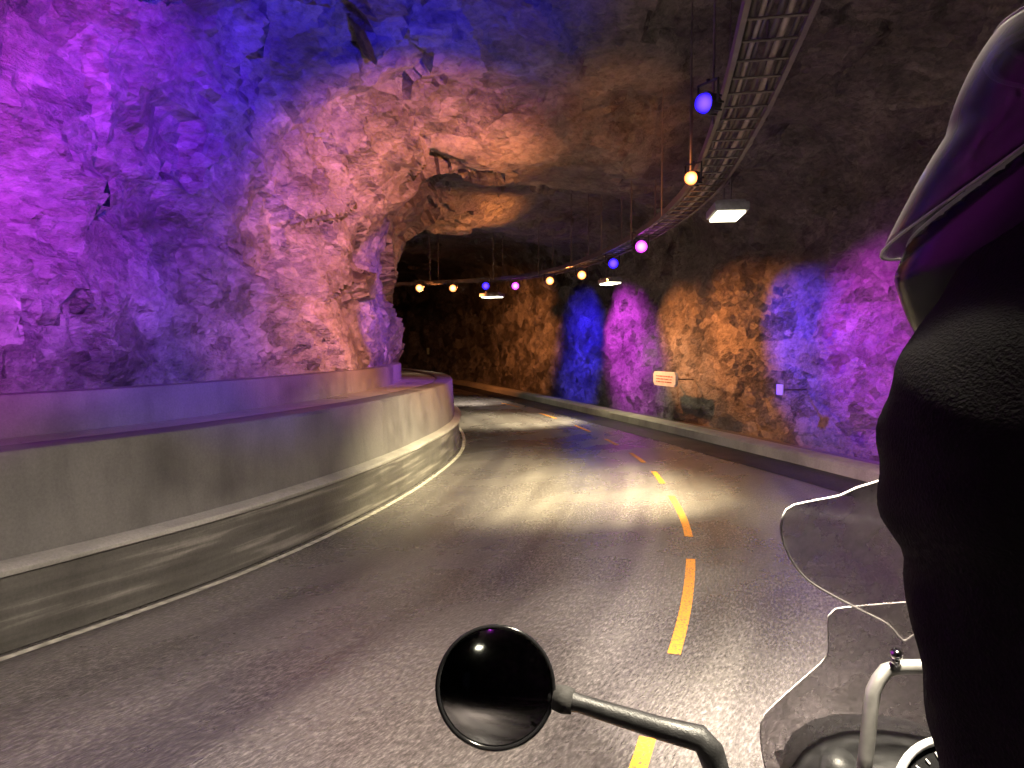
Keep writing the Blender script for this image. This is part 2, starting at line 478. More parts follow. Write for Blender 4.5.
BED = Matrix.Rotation(0.35, 3, 'X') @ Matrix.Rotation(-0.5, 3, 'Y')
def facet(p, cell, tilt, jump):
    q = BED @ p
    q = Vector((q.x / cell, q.y / cell, q.z / (cell * 0.62)))
    w = noise.noise_vector(q * 0.9)
    q = q + w * 0.28
    d, pts = noise.voronoi(q)
    c = pts[0]
    h = hash3(c) - Vector((0.5, 0.5, 0.5))
    v = (q - c)
    e = d[1] - d[0]
    crack = -0.12 * jump * max(0, 1 - e / 0.07)
    return (v.dot(h) * 2 * tilt + h.z * 2 * jump) * cell + crack * cell

def rock_disp(p):
    d = 0.24 * noise.fractal(p * 0.33, 0.9, 2.1, 3)
    d += 0.62 * facet(p, 1.5, 0.30, 0.022)
    d += 0.7 * facet(p + Vector((9, 4, 2)), 0.52, 0.24, 0.016)
    d += 0.035 * noise.fractal(p * 3.1, 0.8, 2.2, 4)
    return d

grid = []
for i in range(NS):
    u = i / PER - 3
    l0 = LP[i] + LN[i] * table(T_SB, u)
    r0 = RP[i] - RN[i] * 1.1
    ax = (r0 - l0); W = ax.length; ax.normalize()
    pr = raw_profile(u, W)
    # columns concentrate on the walls: resample three runs
    left = resample(pr[:15], C_IN + 1)
    mid = resample(pr[14:17], C_OUT - C_IN + 1)
    right = resample(pr[16:], NC - C_OUT + 1)
    run = left + mid[1:] + right[1:]
    grid.append([Vector((l0.x + ax.x * q.x, l0.y + ax.y * q.x, q.y)) for q in run])
NCOL = len(grid[0])
# normals and displacement into the rock
disp = [[None] * NCOL for _ in range(NS)]
for i in range(NS):
    for j in range(NCOL):
        t = grid[min(i + 1, NS - 1)][j] - grid[max(i - 1, 0)][j]
        s = grid[i][min(j + 1, NCOL - 1)] - grid[i][max(j - 1, 0)]
        n = s.cross(t)
        n = n.normalized() if n.length > 1e-9 else Vector((0, 0, -1))
        k = rock_disp(grid[i][j])
        amp = 1.0 if j < C_IN else (lerp(1.0, 0.45, min(1, (j - C_IN) / 14)) if j < C_OUT else 0.38)
        k = k * amp + (0.0 if j < C_IN else 0.1 * min(1, (j - C_IN) / 14)) * -1
        foot = min(1.0, max(0.15, j / 6.0)) * min(1.0, max(0.2, (NCOL - 1 - j) / 8.0))
        disp[i][j] = grid[i][j] + n * (k * foot)

def shell(name, j0, j1):
    bm = bmesh.new()
    V = [[bm.verts.new(disp[i][j]) for j in range(j0, j1 + 1)] for i in range(NS)]
    for i in range(NS - 1):
        for j in range(j1 - j0):
            bm.faces.new((V[i][j], V[i + 1][j], V[i + 1][j + 1], V[i][j + 1]))
    o = obj(name, bm, M['rock'], recalc=False)
    autosmooth(o, 26)
    return o

tag(shell('rock_wall', 0, C_IN), 'rough inner rock wall bulging above the two-stepped concrete parapet, lit purple and pink', 'rock wall')
tag(shell('rock_wall', C_OUT, NCOL - 1), 'rough outer rock wall behind the low kerb, washed with orange, blue and magenta patches', 'rock wall')
tag(shell('ceiling', C_IN, C_OUT), kind='structure')

# ------------------------------------------------------------------ ground, road, kerb, parapet
bm = bmesh.new()
vs = [bm.verts.new(p) for p in ((-90, -80, -0.06), (60, -80, -0.06), (60, 110, -0.06), (-90, 110, -0.06))]
bm.faces.new(vs)
tag(obj('ground', bm, M['ground']), kind='structure')

def strip(name, A, B, z, m, n=6, kind='structure'):
    """road sheet between two plan paths of equal length, UV in metres"""
    bm = bmesh.new(); uvl = bm.loops.layers.uv.new('UVMap')
    rows, vv = [], 0.0
    for i in range(len(A)):
        if i: vv += ((A[i] + B[i]) * 0.5 - (A[i - 1] + B[i - 1]) * 0.5).length
        W = (B[i] - A[i]).length
        row = []
        for k in range(n + 1):
            p = A[i].lerp(B[i], k / n)
            row.append((bm.verts.new((p.x, p.y, z)), (W * k / n, vv)))
        rows.append(row)
    for a, b in zip(rows, rows[1:]):
        for k in range(n):
            q = (a[k], b[k], b[k + 1], a[k + 1])
            f = bm.faces.new([x[0] for x in q])
            for lp, x in zip(f.loops, q): lp[uvl].uv = x[1]
    return tag(obj(name, bm, m), kind=kind)

strip('road', [p - n * -0.02 for p, n in zip(LP, LN)], RP, 0.0, M['asphalt'])
strip('road_shoulder', [p + n * 0.75 for p, n in zip(RP, RN)], RP, 0.004, M['asphalt_dark'], n=3)
strip('gravel_verge', [p - n * 0.3 for p, n in zip(RP, RN)], [p - n * 3.0 for p, n in zip(RP, RN)], 0.05, M['gravel'], n=3)
strip('edge_line', [p - n * 0.03 for p, n in zip(LP, LN)], [p - n * 0.085 for p, n in zip(LP, LN)], 0.004, M['white_line'], n=1)

def wob(p, j): return 0.012 * noise.noise(Vector((p.x * 0.9, p.y * 0.9, j * 3.1)))
kerb = obj('kerb', sweep(RP, [(0.0, 0.006), (-0.01, 0.14), (-0.05, 0.17), (-0.34, 0.17), (-0.36, 0.0)], wob=wob), M['kerb'])
autosmooth(kerb, 40)
tag(kerb, 'low pale concrete kerb along the foot of the outer rock wall', 'kerb')

par = obj('concrete_parapet', sweep(LP, [(0.10, 0.47), (0.115, 0.50), (0.15, 1.07), (0.17, 1.095), (0.42, 1.10), (0.46, 1.07), (0.46, 0.0), (0.10, 0.0)], wob=wob), M['concrete'])
autosmooth(par, 40)
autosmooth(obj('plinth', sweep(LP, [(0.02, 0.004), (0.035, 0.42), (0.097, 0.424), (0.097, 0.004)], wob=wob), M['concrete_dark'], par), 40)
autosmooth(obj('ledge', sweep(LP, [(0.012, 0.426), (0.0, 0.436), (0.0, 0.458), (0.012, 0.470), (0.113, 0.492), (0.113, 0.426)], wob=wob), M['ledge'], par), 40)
tag(par, 'grey concrete parapet with a protruding ledge halfway up, curving along the road', 'parapet')
strip('walkway', [p + n * 1.14 for p, n in zip(LP, LN)], [p + n * 0.44 for p, n in zip(LP, LN)], 1.06, M['bench'], n=3)
ret = obj('retaining_wall', sweep(LP, [(1.10, 1.0), (1.11, 1.33), (1.13, 1.355), (1.29, 1.36), (1.30, 1.33), (1.30, 1.0)], wob=wob), M['concrete'])
autosmooth(ret, 40)
tag(ret, 'low second concrete step behind the parapet walkway, at the foot of the inner rock', 'retaining wall')
# fill behind the step up to the rock
strip('rock_ledge', [p + n * 2.2 for p, n in zip(LP, LN)], [p + n * 1.27 for p, n in zip(LP, LN)], 1.30, M['gravel'], n=2)

# yellow centre line: worn dashes
CL = spline([sv(p) for p in [(-1.3, -2.5), (-0.35, 0.6), (.57, 3.15), (1.26, 5.22), (1.72, 7.2), (1.95, 9.4), (2.02, 11.4), (1.8, 14), (1.2, 17.5), (0.0, 22), (-2.2, 27.5)]], 30)
CLN = normals2(CL)
def dash(y0, y1):
    ix = [i for i, p in enumerate(CL) if y0 <= p.y <= y1]
    a = [CL[i] + CLN[i] * 0.036 for i in ix]; b = [CL[i] - CLN[i] * 0.036 for i in ix]
    if len(ix) > 1:
        strip('road_marking', a, b, 0.004, M['yellow'], n=1)
for y0, y1 in ((-1.6, 0.2), (0.95, 3.12), (3.93, 5.85), (6.45, 8.3), (8.95, 9.9), (10.6, 11.6), (12.4, 13.4), (14.4, 15.6), (17, 18.4), (20, 21.6)):
    dash(y0, y1)

# ------------------------------------------------------------------ cable tray and lamps
TRP = [(-2.2, -7), (-.5, -3), (.45, -.3), (.95, 1.7), (1.29, 3.4), (1.83, 6.14), (2.21, 9.03), (2.18, 12.3), (1.73, 15.7), (.89, 18.6), (-.21, 20.3), (-2.0, 21.4), (-4.8, 23)]
TR = [Vector((p[0] * S, p[1] * S, 3.66)) for p in TRP]
TR = resample(spline(TR, 16), 220)
TR2 = [Vector((p.x, p.y)) for p in TR]
TN = normals2(TR2)
ZT = 3.36
tray = obj('cable_tray', sweep(TR2, [(0.18, ZT), (0.18, ZT + 0.08), (0.172, ZT + 0.08), (0.172, ZT + 0.010), (0.15, ZT + 0.010), (0.15, ZT)]), M['galv'])
tag(tray, 'long galvanised cable tray carrying cables and lamps under the rock ceiling', 'cable tray')
obj('side_rail', sweep(TR2, [(-0.18, ZT), (-0.15, ZT), (-0.15, ZT + 0.010), (-0.172, ZT + 0.010), (-0.172, ZT + 0.08), (-0.18, ZT + 0.08)]), M['galv'], tray)
bm = bmesh.new()
for i in range(0, len(TR2), 2):
    p, n = TR2[i], TN[i]
    a = Vector((p.x + n.x * 0.170, p.y + n.y * 0.170, ZT + 0.02)); b = Vector((p.x - n.x * 0.170, p.y - n.y * 0.170, ZT + 0.02))
    add_tube(bm, [a, b], 0.008, 6)
tag(obj('rung', bm, M['galv'], tray), kind='stuff')
for off, r, mm in ((0.13, 0.020, 'cable'), (0.08, 0.014, 'cable_grey'), (0.04, 0.012, 'cable'), (-0.01, 0.018, 'cable'), (-0.065, 0.02, 'cable_grey'), (-0.125, 0.016, 'cable')):
    bm = bmesh.new()
    add_tube(bm, [Vector((p.x + n.x * (off + 0.02 * noise.noise(Vector((p.x, p.y, off * 40)))), p.y + n.y * off, ZT + 0.03 + r)) for p, n in zip(TR2, TN)], r, 8)
    obj('cable', bm, M[mm], tray, smooth=True)
for i in range(4, len(TR2), 14):
    bm = bmesh.new()
    p, n = TR2[i], TN[i]
    a = Vector((p.x + n.x * 0.19, p.y + n.y * 0.19, ZT - 0.010)); b = Vector((p.x - n.x * 0.19, p.y - n.y * 0.19, ZT - 0.010))
    add_tube(bm, [a + Vector((0, 0, 2.9)), a, b, b + Vector((0, 0, 2.9))], 0.009, 6)
    obj('hanger', bm, M['galv'], tray)

GAIN, WGAIN = 6.0, 6.0
def spot(name, loc, target, col, power, size, blend, radius, parent):
    L = bpy.data.lights.new(name, 'SPOT')
    L.energy = power * (GAIN if parent is not None else WGAIN); L.color = col; L.spot_size = math.radians(size); L.spot_blend = blend; L.shadow_soft_size = radius
    o = bpy.data.objects.new(name, L)
    d = (Vector(target) - Vector(loc)).normalized()
    o.rotation_euler = d.to_track_quat('-Z', 'Y').to_euler()
    COL.objects.link(o)
    o.location = loc
    if parent is not None:
        o.parent = parent
        o.location = Vector(loc) - parent.location
    return o

def floodlight(x, y, hue, target, label, power=260, size=46, blend=0.7, z=3.21, face=None):
    """round LED flood on a yoke, hung under the tray"""
    loc = Vector((x * S, y * S, z)); d = (Vector(face or target) - loc).normalized()
    r = empty('floodlight', loc); tag(r, label, 'floodlight', 'coloured floodlights along the cable tray')
    A = aim_matrix(Vector((0, 0, 0)), d)
    bm = bmesh.new(); add_lathe(bm, [(0.0, -0.08), (0.04, -0.08), (0.055, -0.065), (0.062, -0.02), (0.07, 0.0), (0.07, 0.028), (0.065, 0.028), (0.06, 0.012)], A, 20, cap=False)
    for k in range(8):
        a = 2 * math.pi * k / 8
        add_box(bm, (0.062 * math.cos(a), 0.062 * math.sin(a), -0.04), (0.012, 0.012, 0.06), A)
    autosmooth(obj('housing', bm, M['housing'], r), 40)
    bm = bmesh.new(); add_lathe(bm, [(0.060, 0.012), (0.061, 0.035), (0.053, 0.062), (0.032, 0.08), (0.0, 0.086)], A, 20, cap=False)
    obj('lens', bm, M['lens_' + hue], r, smooth=True)
    bm = bmesh.new()
    x1, _ = frame_from(d)
    h = Vector((x1.x, x1.y, 0)).normalized() * 0.088
    add_tube(bm, [h * 0.85, h, h + Vector((0, 0, 0.13)), -h + Vector((0, 0, 0.13)), -h, -h * 0.85], 0.009, 6)
    add_tube(bm, [Vector((0, 0, 0.13)), Vector((0, 0, ZT - z))], 0.012, 8)
    obj('yoke', bm, M['housing'], r)
    spot('beam', loc + d * 0.17, target, HUE[hue], power, size, blend, 0.07, r)
    return r

def wall_point(slope, z, side='R', back=0.9):
    """where the sight line X = slope * Y meets the outer wall foot"""
    best = None
    for i in range(len(RP) - 1):
        p, q = RP[i] - RN[i] * back, RP[i + 1] - RN[i + 1] * back
        f0, f1 = p.x - slope * p.y, q.x - slope * q.y
        if f0 * f1 <= 0 and p.y > 3:
            t = f0 / (f0 - f1)
            c = p.lerp(q, t)
            if best is None or c.y < best.y: best = c
    return Vector((best.x, best.y, z))

# the string of lamps ahead: each throws back towards the rider, on the outer wall
for x, y, hue, sl, z, pw, sz, lab in (
    (-2.6, 20.8, 'orange', -0.03, 1.9, 380, 48, 'orange floodlight hanging farthest along the bend, leftmost of the string'),
    (-1.67, 20.9, 'orange', 0.022, 1.9, 420, 48, 'orange floodlight hanging between the farthest orange lamp and a blue one'),
    (-.72, 20.1, 'blue', 0.090, 1.8, 560, 52, 'blue floodlight hanging right above the farthest white lamp'),
    (.08, 20.1, 'magenta', 0.143, 1.9, 380, 60, 'small distant magenta floodlight between a blue and an orange lamp'),
    (.93, 18.5, 'orange', 0.215, 1.9, 270, 50, 'orange floodlight hanging right beside the small distant magenta lamp'),
    (1.58, 17.0, 'orange', 0.295, 1.9, 240, 50, 'orange floodlight hanging left of the blue lamp over the middle white lamp'),
    (1.97, 14.6, 'blue', 0.375, 1.8, 430, 46, 'blue floodlight hanging just above the middle white lamp'),
    (2.08, 12.1, 'magenta', 0.47, 1.9, 260, 54, 'large magenta floodlight hanging left of the nearest white lamp'),
):
    f = floodlight(x, y, hue, wall_point(sl, z), lab, pw, sz, 1.0, face=(x * S + .5, y * S - 2, 2.75))
    f.scale = (1.5, 1.5, 1.5)
    # added spots with no lens of their own, lighting inner rock and arches
    if y == 12.1: spot('added_beam', Vector((x * S - .1, y * S, 3.15)), (-1.2, 12.4, 2.3), HUE['violet'], 300, 56, 1.0, 0.07, f)
    if y == 17.0: spot('added_beam', Vector((x * S - .1, y * S - .1, 3.19)), (-0.6, 16.4, 4.6), HUE['orange'], 150, 60, 1.0, 0.07, f)
# the nearer lamps, which also wash the inner rock and the roof
for x, y, hue, tgt, fc, pw, sz, lab in (
    (1.74, 7.2, 'orange', (-1.5, 10.3, 3.15), (-1.5, 4.2, 2.8), 640, 70, 'orange floodlight above the nearest white lamp, facing the inner rock'),
    (1.30, 5.0, 'blue', (-1.7, 6.9, 5.1), (-2.0, 3.0, 3.0), 300, 96, 'lone blue floodlight high up under the dark roof, nearest one in view'),
):
    f = floodlight(x, y, hue, tgt, lab, pw, sz, 0.9, face=fc)
    if hue == 'orange': spot('added_beam', Vector((x * S, y * S + .1, 3.25)), (1.0, 10.8, 4.2), HUE['orange'], 50, 66, 1.0, 0.07, f)  # added spot without a lens, carrying the orange across the roof
for x, y, hue, tgt, pw, sz, lab in (
    (0.55, 0.6, 'magenta', (-4.2, 3.8, 3.6), 1300, 64, 'magenta floodlight overhead washing the inner rock nearest the bike'),
    (0.95, 1.9, 'violet', (-3.1, 7.0, 2.8), 620, 48, 'violet floodlight overhead washing the middle of the inner rock'),
    (1.2, 2.9, 'pink', (-2.3, 9.2, 2.3), 320, 38, 'pink floodlight overhead washing the corner of the inner rock'),
    (1.1, 2.5, 'magenta', (4.9, 8.0, 1.7), 200, 40, 'magenta floodlight overhead washing the outer wall beside the rider'),
    (-.5, -3.0, 'magenta', (-6.0, 1.0, 3.2), 380, 60, 'magenta floodlight behind the bike washing the inner rock'),
):
    floodlight(x, y, hue, tgt, lab, pw, sz, 0.9)

def white_lamp(x, y, z, target, label, power, size=95, tone=(1.0, 0.88, 0.67)):
    loc = Vector((x * S, y * S, z))
    j = min(range(len(TR2)), key=lambda i: (TR2[i] - Vector((loc.x, loc.y))).length)
    t = TR2[min(j + 1, len(TR2) - 1)] - TR2[max(j - 1, 0)]
    r = empty('road_lamp', loc, (0, 0, math.atan2(t.y, t.x))); tag(r, label, 'road lamp', 'white road lamps under the cable tray')
    bm = bmesh.new(); add_box(bm, (0, 0, 0.05), (0.62, 0.34, 0.09), bevel=0.02)
    for k in range(7): add_box(bm, (-0.24 + 0.08 * k, 0, 0.105), (0.012, 0.28, 0.03))
    autosmooth(obj('housing', bm, M['lamp_grey'], r), 40)
    bm = bmesh.new(); add_box(bm, (0, 0, -0.004), (0.54, 0.27, 0.03), bevel=0.006)
    obj('diffuser', bm, M['lens_white'], r)
    bm = bmesh.new()
    add_tube(bm, [Vector((-.2, 0, 0.09)), Vector((-.2, 0, ZT - z - .01)), Vector((.2, 0, ZT - z - .01)), Vector((.2, 0, 0.09))], 0.010, 6)
    obj('hanger', bm, M['galv'], r)
    L = spot('beam', loc + Vector((0, 0, -0.04)), target, tone, power, size, 1.0, 0.14, None)
    L.parent = r
    sp_ = spot('spill', loc, loc - Vector((0, 0, 1)), tone, power * 0.055, 150, 1.0, 0.14, None)
    sp_.parent = r; sp_.location = (0, 0, -0.04)
    w = (Vector(target) - loc).normalized()
    inv = Matrix.Rotation(-r.rotation_euler.z, 4, 'Z')
    L.location = (0, 0, -0.04)
    L.rotation_euler = (inv @ w.to_4d()).to_3d().to_track_quat('-Z', 'Y').to_euler()
    return r

white_lamp(2.33, 8.1, 3.02, (0.35, 8.9, 0), 'white rectangular road lamp, the nearest and largest one in view', 1250, 80, (1.0, 0.86, 0.48))
white_lamp(2.23, 16.9, 3.02, (-0.3, 16.6, 0), 'white rectangular road lamp under a blue floodlight, middle one of three', 1000, 66, (1.0, 0.87, 0.52))
white_lamp(-.58, 21.7, 3.02, (-1.6, 22, 0), 'white rectangular road lamp farthest away, under the distant blue floodlight', 420, 60)
white_lamp(0.65, 0.9, 3.02, (0.3, 3.6, 0), 'white rectangular road lamp right overhead, lighting the road by the mirror', 460, 116)
white_lamp(-1.3, -5.0, 3.02, (-2.2, -4.0, 0), 'white rectangular road lamp on the stretch already passed, behind the bike', 300, 120)

# ------------------------------------------------------------------ signs on the outer wall
def sign_at(slope, z, back, normal_turn=0.0):
    p = wall_point(slope, z, back=back)
    i = min(range(len(RP)), key=lambda k: (RP[k] - Vector((p.x, p.y))).length)
    n = RN[i]
    return p, math.atan2(n.y, n.x) + normal_turn

def bracket_pins(parent, spots, depth):
    for s in spots:
        bm = bmesh.new(); add_tube(bm, [Vector((-depth, s[0], s[1])), Vector((0, s[0], s[1]))], 0.014, 8)
        obj('bracket', bm, M['galv'], parent)

p, a = sign_at(0.2075, 0.98, 0.62)
r = empty('wall_sign', p, (0, 0, a)); tag(r, 'long pale panel with pointed ends and faded red rows on the orange rock wall', 'sign')
W2, H2 = 0.50, 0.15
bm = bmesh.new()
outl = [(-W2 + .06, -H2), (W2 - .06, -H2), (W2, -H2 + .07), (W2, H2 - .07), (W2 - .06, H2), (-W2 + .06, H2), (-W2, H2 - .07), (-W2, -H2 + .07)]
f = bm.faces.new([bm.verts.new((0.03, y, z)) for y, z in outl])
ex = bmesh.ops.extrude_face_region(bm, geom=[f]); bmesh.ops.translate(bm, vec=(-0.06, 0, 0), verts=[v for v in ex['geom'] if isinstance(v, bmesh.types.BMVert)])
nf = len(bm.faces)
rnd = random.Random(3)
for row in (0.055, -0.005, -0.065):
    y = -0.36
    while y < 0.34:
        w = rnd.uniform(0.018, 0.04)
        add_box(bm, (0.033, y + w / 2, row), (0.004, w, 0.022)); y += w + rnd.choice((0.01, 0.01, 0.028))
bm.faces.ensure_lookup_table()
for q in bm.faces[nf:]: q.material_index = 1
obj('panel', bm, [M['sign_face'], M['sign_ink']], r)
bracket_pins(r, ((-0.3, 0), (0.3, 0)), 0.5)

p, a = sign_at(0.363, 0.98, 0.62)
r = empty('marker_plate', p, (0, 0, a)); tag(r, 'small square white marker plate on the wall between blue and magenta light', 'marker plate')
bm = bmesh.new(); add_box(bm, (0, 0, 0), (0.02, 0.17, 0.17), bevel=0.004); obj('plate', bm, M['sign_white'], r)
bracket_pins(r, ((0, 0),), 0.5)
p, a = sign_at(-0.1135, 1.4, 0.6)
r = empty('marker_plate', p, (0, 0, a)); tag(r, 'tiny pale green marker plate in the dark far end of the tunnel', 'marker plate')
bm = bmesh.new(); add_box(bm, (0, 0, 0), (0.02, 0.26, 0.32), bevel=0.004); obj('plate', bm, M['sign_green'], r)
bracket_pins(r, ((0, 0),), 0.5)

# ------------------------------------------------------------------ motorcycle  (local: +Y forward, -X left, origin on the road under the rider)
HEAD = math.radians(8)
BIKE = Vector((0.52, 0.42, 0.0))
bike = empty('motorcycle', BIKE, (0, 0, -HEAD))
tag(bike, 'touring motorcycle with a clear screen and a round mirror on a long black stalk', 'motorcycle')
def W2B(p):
    """world point -> bike frame"""
    return Matrix.Rotation(HEAD, 3, 'Z') @ (Vector(p) - BIKE)

# wheels
def wheel(y, rad, wid):
    c = Vector((0, y, rad))
    A = Matrix.Translation(c) @ Matrix.Rotation(math.pi / 2, 4, 'Y')
    bm = bmesh.new()
    add_lathe(bm, [(rad - .12, -wid * .42), (rad - .03, -wid * .5), (rad - .008, -wid * .3), (rad, 0), (rad - .008, wid * .3), (rad - .03, wid * .5), (rad - .12, wid * .42), (rad - .12, -wid * .42)], A, 40, cap=False)
    t = obj('tyre', bm, M['rubber'], None, smooth=True)
    bm = bmesh.new()
    add_lathe(bm, [(rad - .118, -wid * .4), (rad - .135, -wid * .3), (rad - .135, wid * .3), (rad - .118, wid * .4), (rad - .118, -wid * .4)], A, 40, cap=False)
    add_lathe(bm, [(0.04, -.06), (0.04, .06)], A, 16)
    for k in range(5):
        a = 2 * math.pi * k / 5
        add_tube(bm, [c + Vector((0, math.cos(a) * .03, math.sin(a) * .03)), c + Vector((0, math.cos(a + .12) * (rad - .13), math.sin(a + .12) * (rad - .13)))], 0.018, 8)
    w = obj('wheel', bm, M['paint'], bike)
    t.parent = w
    bm = bmesh.new(); B = A @ Matrix.Translation((0, 0, .075)); add_lathe(bm, [(.06, 0), (.15, 0), (.15, .006), (.06, .006), (.06, 0)], B, 32, cap=False)
    obj('brake_disc', bm, M['steel'], w)
    return w
wheel(1.02, .33, .12)
wheel(-0.52, .33, .17)
for s in (-1, 1):
    bm = bmesh.new()
    add_tube(bm, [(s * .105, 1.02, .33), (s * .105, .90, .62)], .032, 12)
    add_tube(bm, [(s * .105, .90, .62), (s * .105, .70, 1.05)], .025, 12)
    obj('fork_leg', bm, M['black_plastic'], bike, smooth=True)
bm = bmesh.new()
add_tube(bm, [(-.11, -.52, .33), (-.12, -.1, .42), (-.10, 0.0, .55)], .035, 10); add_tube(bm, [(.11, -.52, .33), (.12, -.1, .42), (.10, 0.0, .55)], .035, 10)
add_tube(bm, [(0, .62, 1.0), (-.16, .3, .78), (-.17, -.05, .62), (-.12, -.2, .42)], .026, 10); add_tube(bm, [(0, .62, 1.0), (.16, .3, .78), (.17, -.05, .62), (.12, -.2, .42)], .026, 10)
add_tube(bm, [(-.12, -.1, .75), (-.12, -.75, .88)], .016, 8); add_tube(bm, [(.12, -.1, .75), (.12, -.75, .88)], .016, 8)
obj('chassis', bm, M['black_plastic'], bike, smooth=True)
bm = bmesh.new()
add_box(bm, (0, .18, .42), (.34, .36, .30), bevel=.05); add_box(bm, (0, .22, .62), (.26, .26, .16), bevel=.04)
for z in (.56, .60, .64, .68): add_box(bm, (0, .22, z), (.32, .28, .012))
add_lathe(bm, [(.09, 0), (.10, .02), (.08, .05), (.03, .06)], Matrix.Translation((-.17, .14, .42)) @ Matrix.Rotation(-math.pi / 2, 4, 'Y'), 24)
add_lathe(bm, [(.09, 0), (.10, .02), (.08, .05), (.03, .06)], Matrix.Translation((.17, .14, .42)) @ Matrix.Rotation(math.pi / 2, 4, 'Y'), 24)
autosmooth(obj('engine', bm, M['lamp_grey'], bike), 40)
bm = bmesh.new(); add_tube(bm, [(.14, .38, .5), (.16, .42, .3), (.16, .1, .24), (.18, -.3, .36), (.20, -.42, .45), (.20, -.80, .56)], [.022, .022, .024, .03, .055, .06], 14)
obj('exhaust', bm, M['steel'], bike, smooth=True)

def loft(rings, closed_ends=True):
    bm = bmesh.new()
    R = [[bm.verts.new(v) for v in r] for r in rings]
    n = len(R[0])
    for a, b in zip(R, R[1:]):
        for k in range(n): bm.faces.new((a[k], a[(k + 1) % n], b[(k + 1) % n], b[k]))
    if closed_ends:
        bm.faces.new(list(reversed(R[0]))); bm.faces.new(R[-1])
    return bm
def oval(y, z, hw, hh, n=20, sq=2.6, dx=0):
    out = []
    for k in range(n):
        a = 2 * math.pi * k / n
        c, s = math.cos(a), math.sin(a)
        out.append(Vector((dx + hw * math.copysign(abs(c) ** (2 / sq), c), y, z + hh * math.copysign(abs(s) ** (2 / sq), s))))
    return out
tank = obj('fuel_tank', loft([oval(-.02, .86, .09, .06), oval(.04, .89, .15, .11), oval(.16, .93, .19, .15), oval(.32, .95, .19, .15), oval(.44, .94, .14, .11), oval(.50, .93, .08, .06)]), M['paint'], bike, smooth=True)
bm = bmesh.new(); add_lathe(bm, [(.05, 0), (.05, .012), (.042, .018), (.0, .018)], Matrix.Translation((0, .24, 1.085)), 24)
obj('filler_cap', bm, M['steel'], tank)
obj('seat', loft([oval(-.86, .93, .10, .03), oval(-.74, .95, .14, .05), oval(-.45, .95, .16, .06), oval(-.36, .91, .16, .05), oval(-.15, .86, .16, .05), oval(.0, .86, .12, .05), oval(.05, .86, .07, .04)]), M['leather'], bike, smooth=True)
obj('tail', loft([oval(-1.0, .90, .06, .03), oval(-.86, .86, .12, .05), oval(-.5, .80, .15, .07), oval(-.1, .76, .14, .06)]), M['paint'], bike, smooth=True)
obj('fairing', loft([oval(1.02, .86, .10, .09), oval(.98, .87, .13, .11), oval(.88, .92, .15, .12), oval(.74, .93, .16, .12), oval(.62, .92, .16, .11), oval(.52, .90, .15, .07)]), M['black_plastic'], bike, smooth=True)
obj('front_mudguard', loft([oval(1.42, .66, .05, .012), oval(1.2, .72, .07, .02), oval(1.0, .73, .075, .022), oval(.8, .68, .06, .015)]), M['paint'], bike, smooth=True)
bm = bmesh.new(); add_lathe(bm, [(.0, .012), (.05, .008), (.085, 0), (.085, -.03), (0, -.03)], Matrix.Translation((0, 1.03, .86)) @ Matrix.Rotation(-math.pi / 2, 4, 'X'), 28)
hl = obj('headlight', bm, emit('headlight_lens', (1.0, 0.92, 0.74), 8), bike, smooth=True)
hb = bpy.data.lights.new('headlight_beam', 'SPOT'); hb.energy = 2800; hb.color = (1.0, 0.89, 0.72); hb.spot_size = math.radians(46); hb.spot_blend = 1.0; hb.shadow_soft_size = 0.06
o = bpy.data.objects.new('headlight_beam', hb); link(o, bike); o.location = (0, 1.11, .86); o.rotation_euler = Vector((0.06, 1, -0.40)).to_track_quat('-Z', 'Y').to_euler()

# handlebar, grips, levers
bm = bmesh.new()
bar = [(-.44, .30, 1.13), (-.30, .345, 1.135), (-.20, .375, 1.13), (-.09, .43, 1.075), (0, .435, 1.07), (.09, .43, 1.075), (.20, .375, 1.13), (.30, .345, 1.135), (.44, .30, 1.13)]
add_tube(bm, spline(bar, 6), .013, 10)
hbar = obj('handlebar', bm, M['black_plastic'], bike, smooth=True)
for s in (-1, 1):
    bm = bmesh.new(); add_tube(bm, [(s * .455, .295, 1.13), (s * .45, .297, 1.13), (s * .32, .338, 1.134)], [.019, .0185, .0175], 12)
    obj('grip', bm, M['rubber'], hbar, smooth=True)
    bm = bmesh.new(); add_tube(bm, [(s * .28, .38, 1.135), (s * .31, .40, 1.13), (s * .38, .385, 1.128), (s * .46, .36, 1.128)], [.01, .009, .007, .009], 8)
    obj('lever', bm, M['steel'], hbar, smooth=True)
    bm = bmesh.new(); add_box(bm, (s * .29, .352, 1.137), (.05, .05, .055), bevel=.01)
    obj('switchgear', bm, M['black_plastic'], hbar)

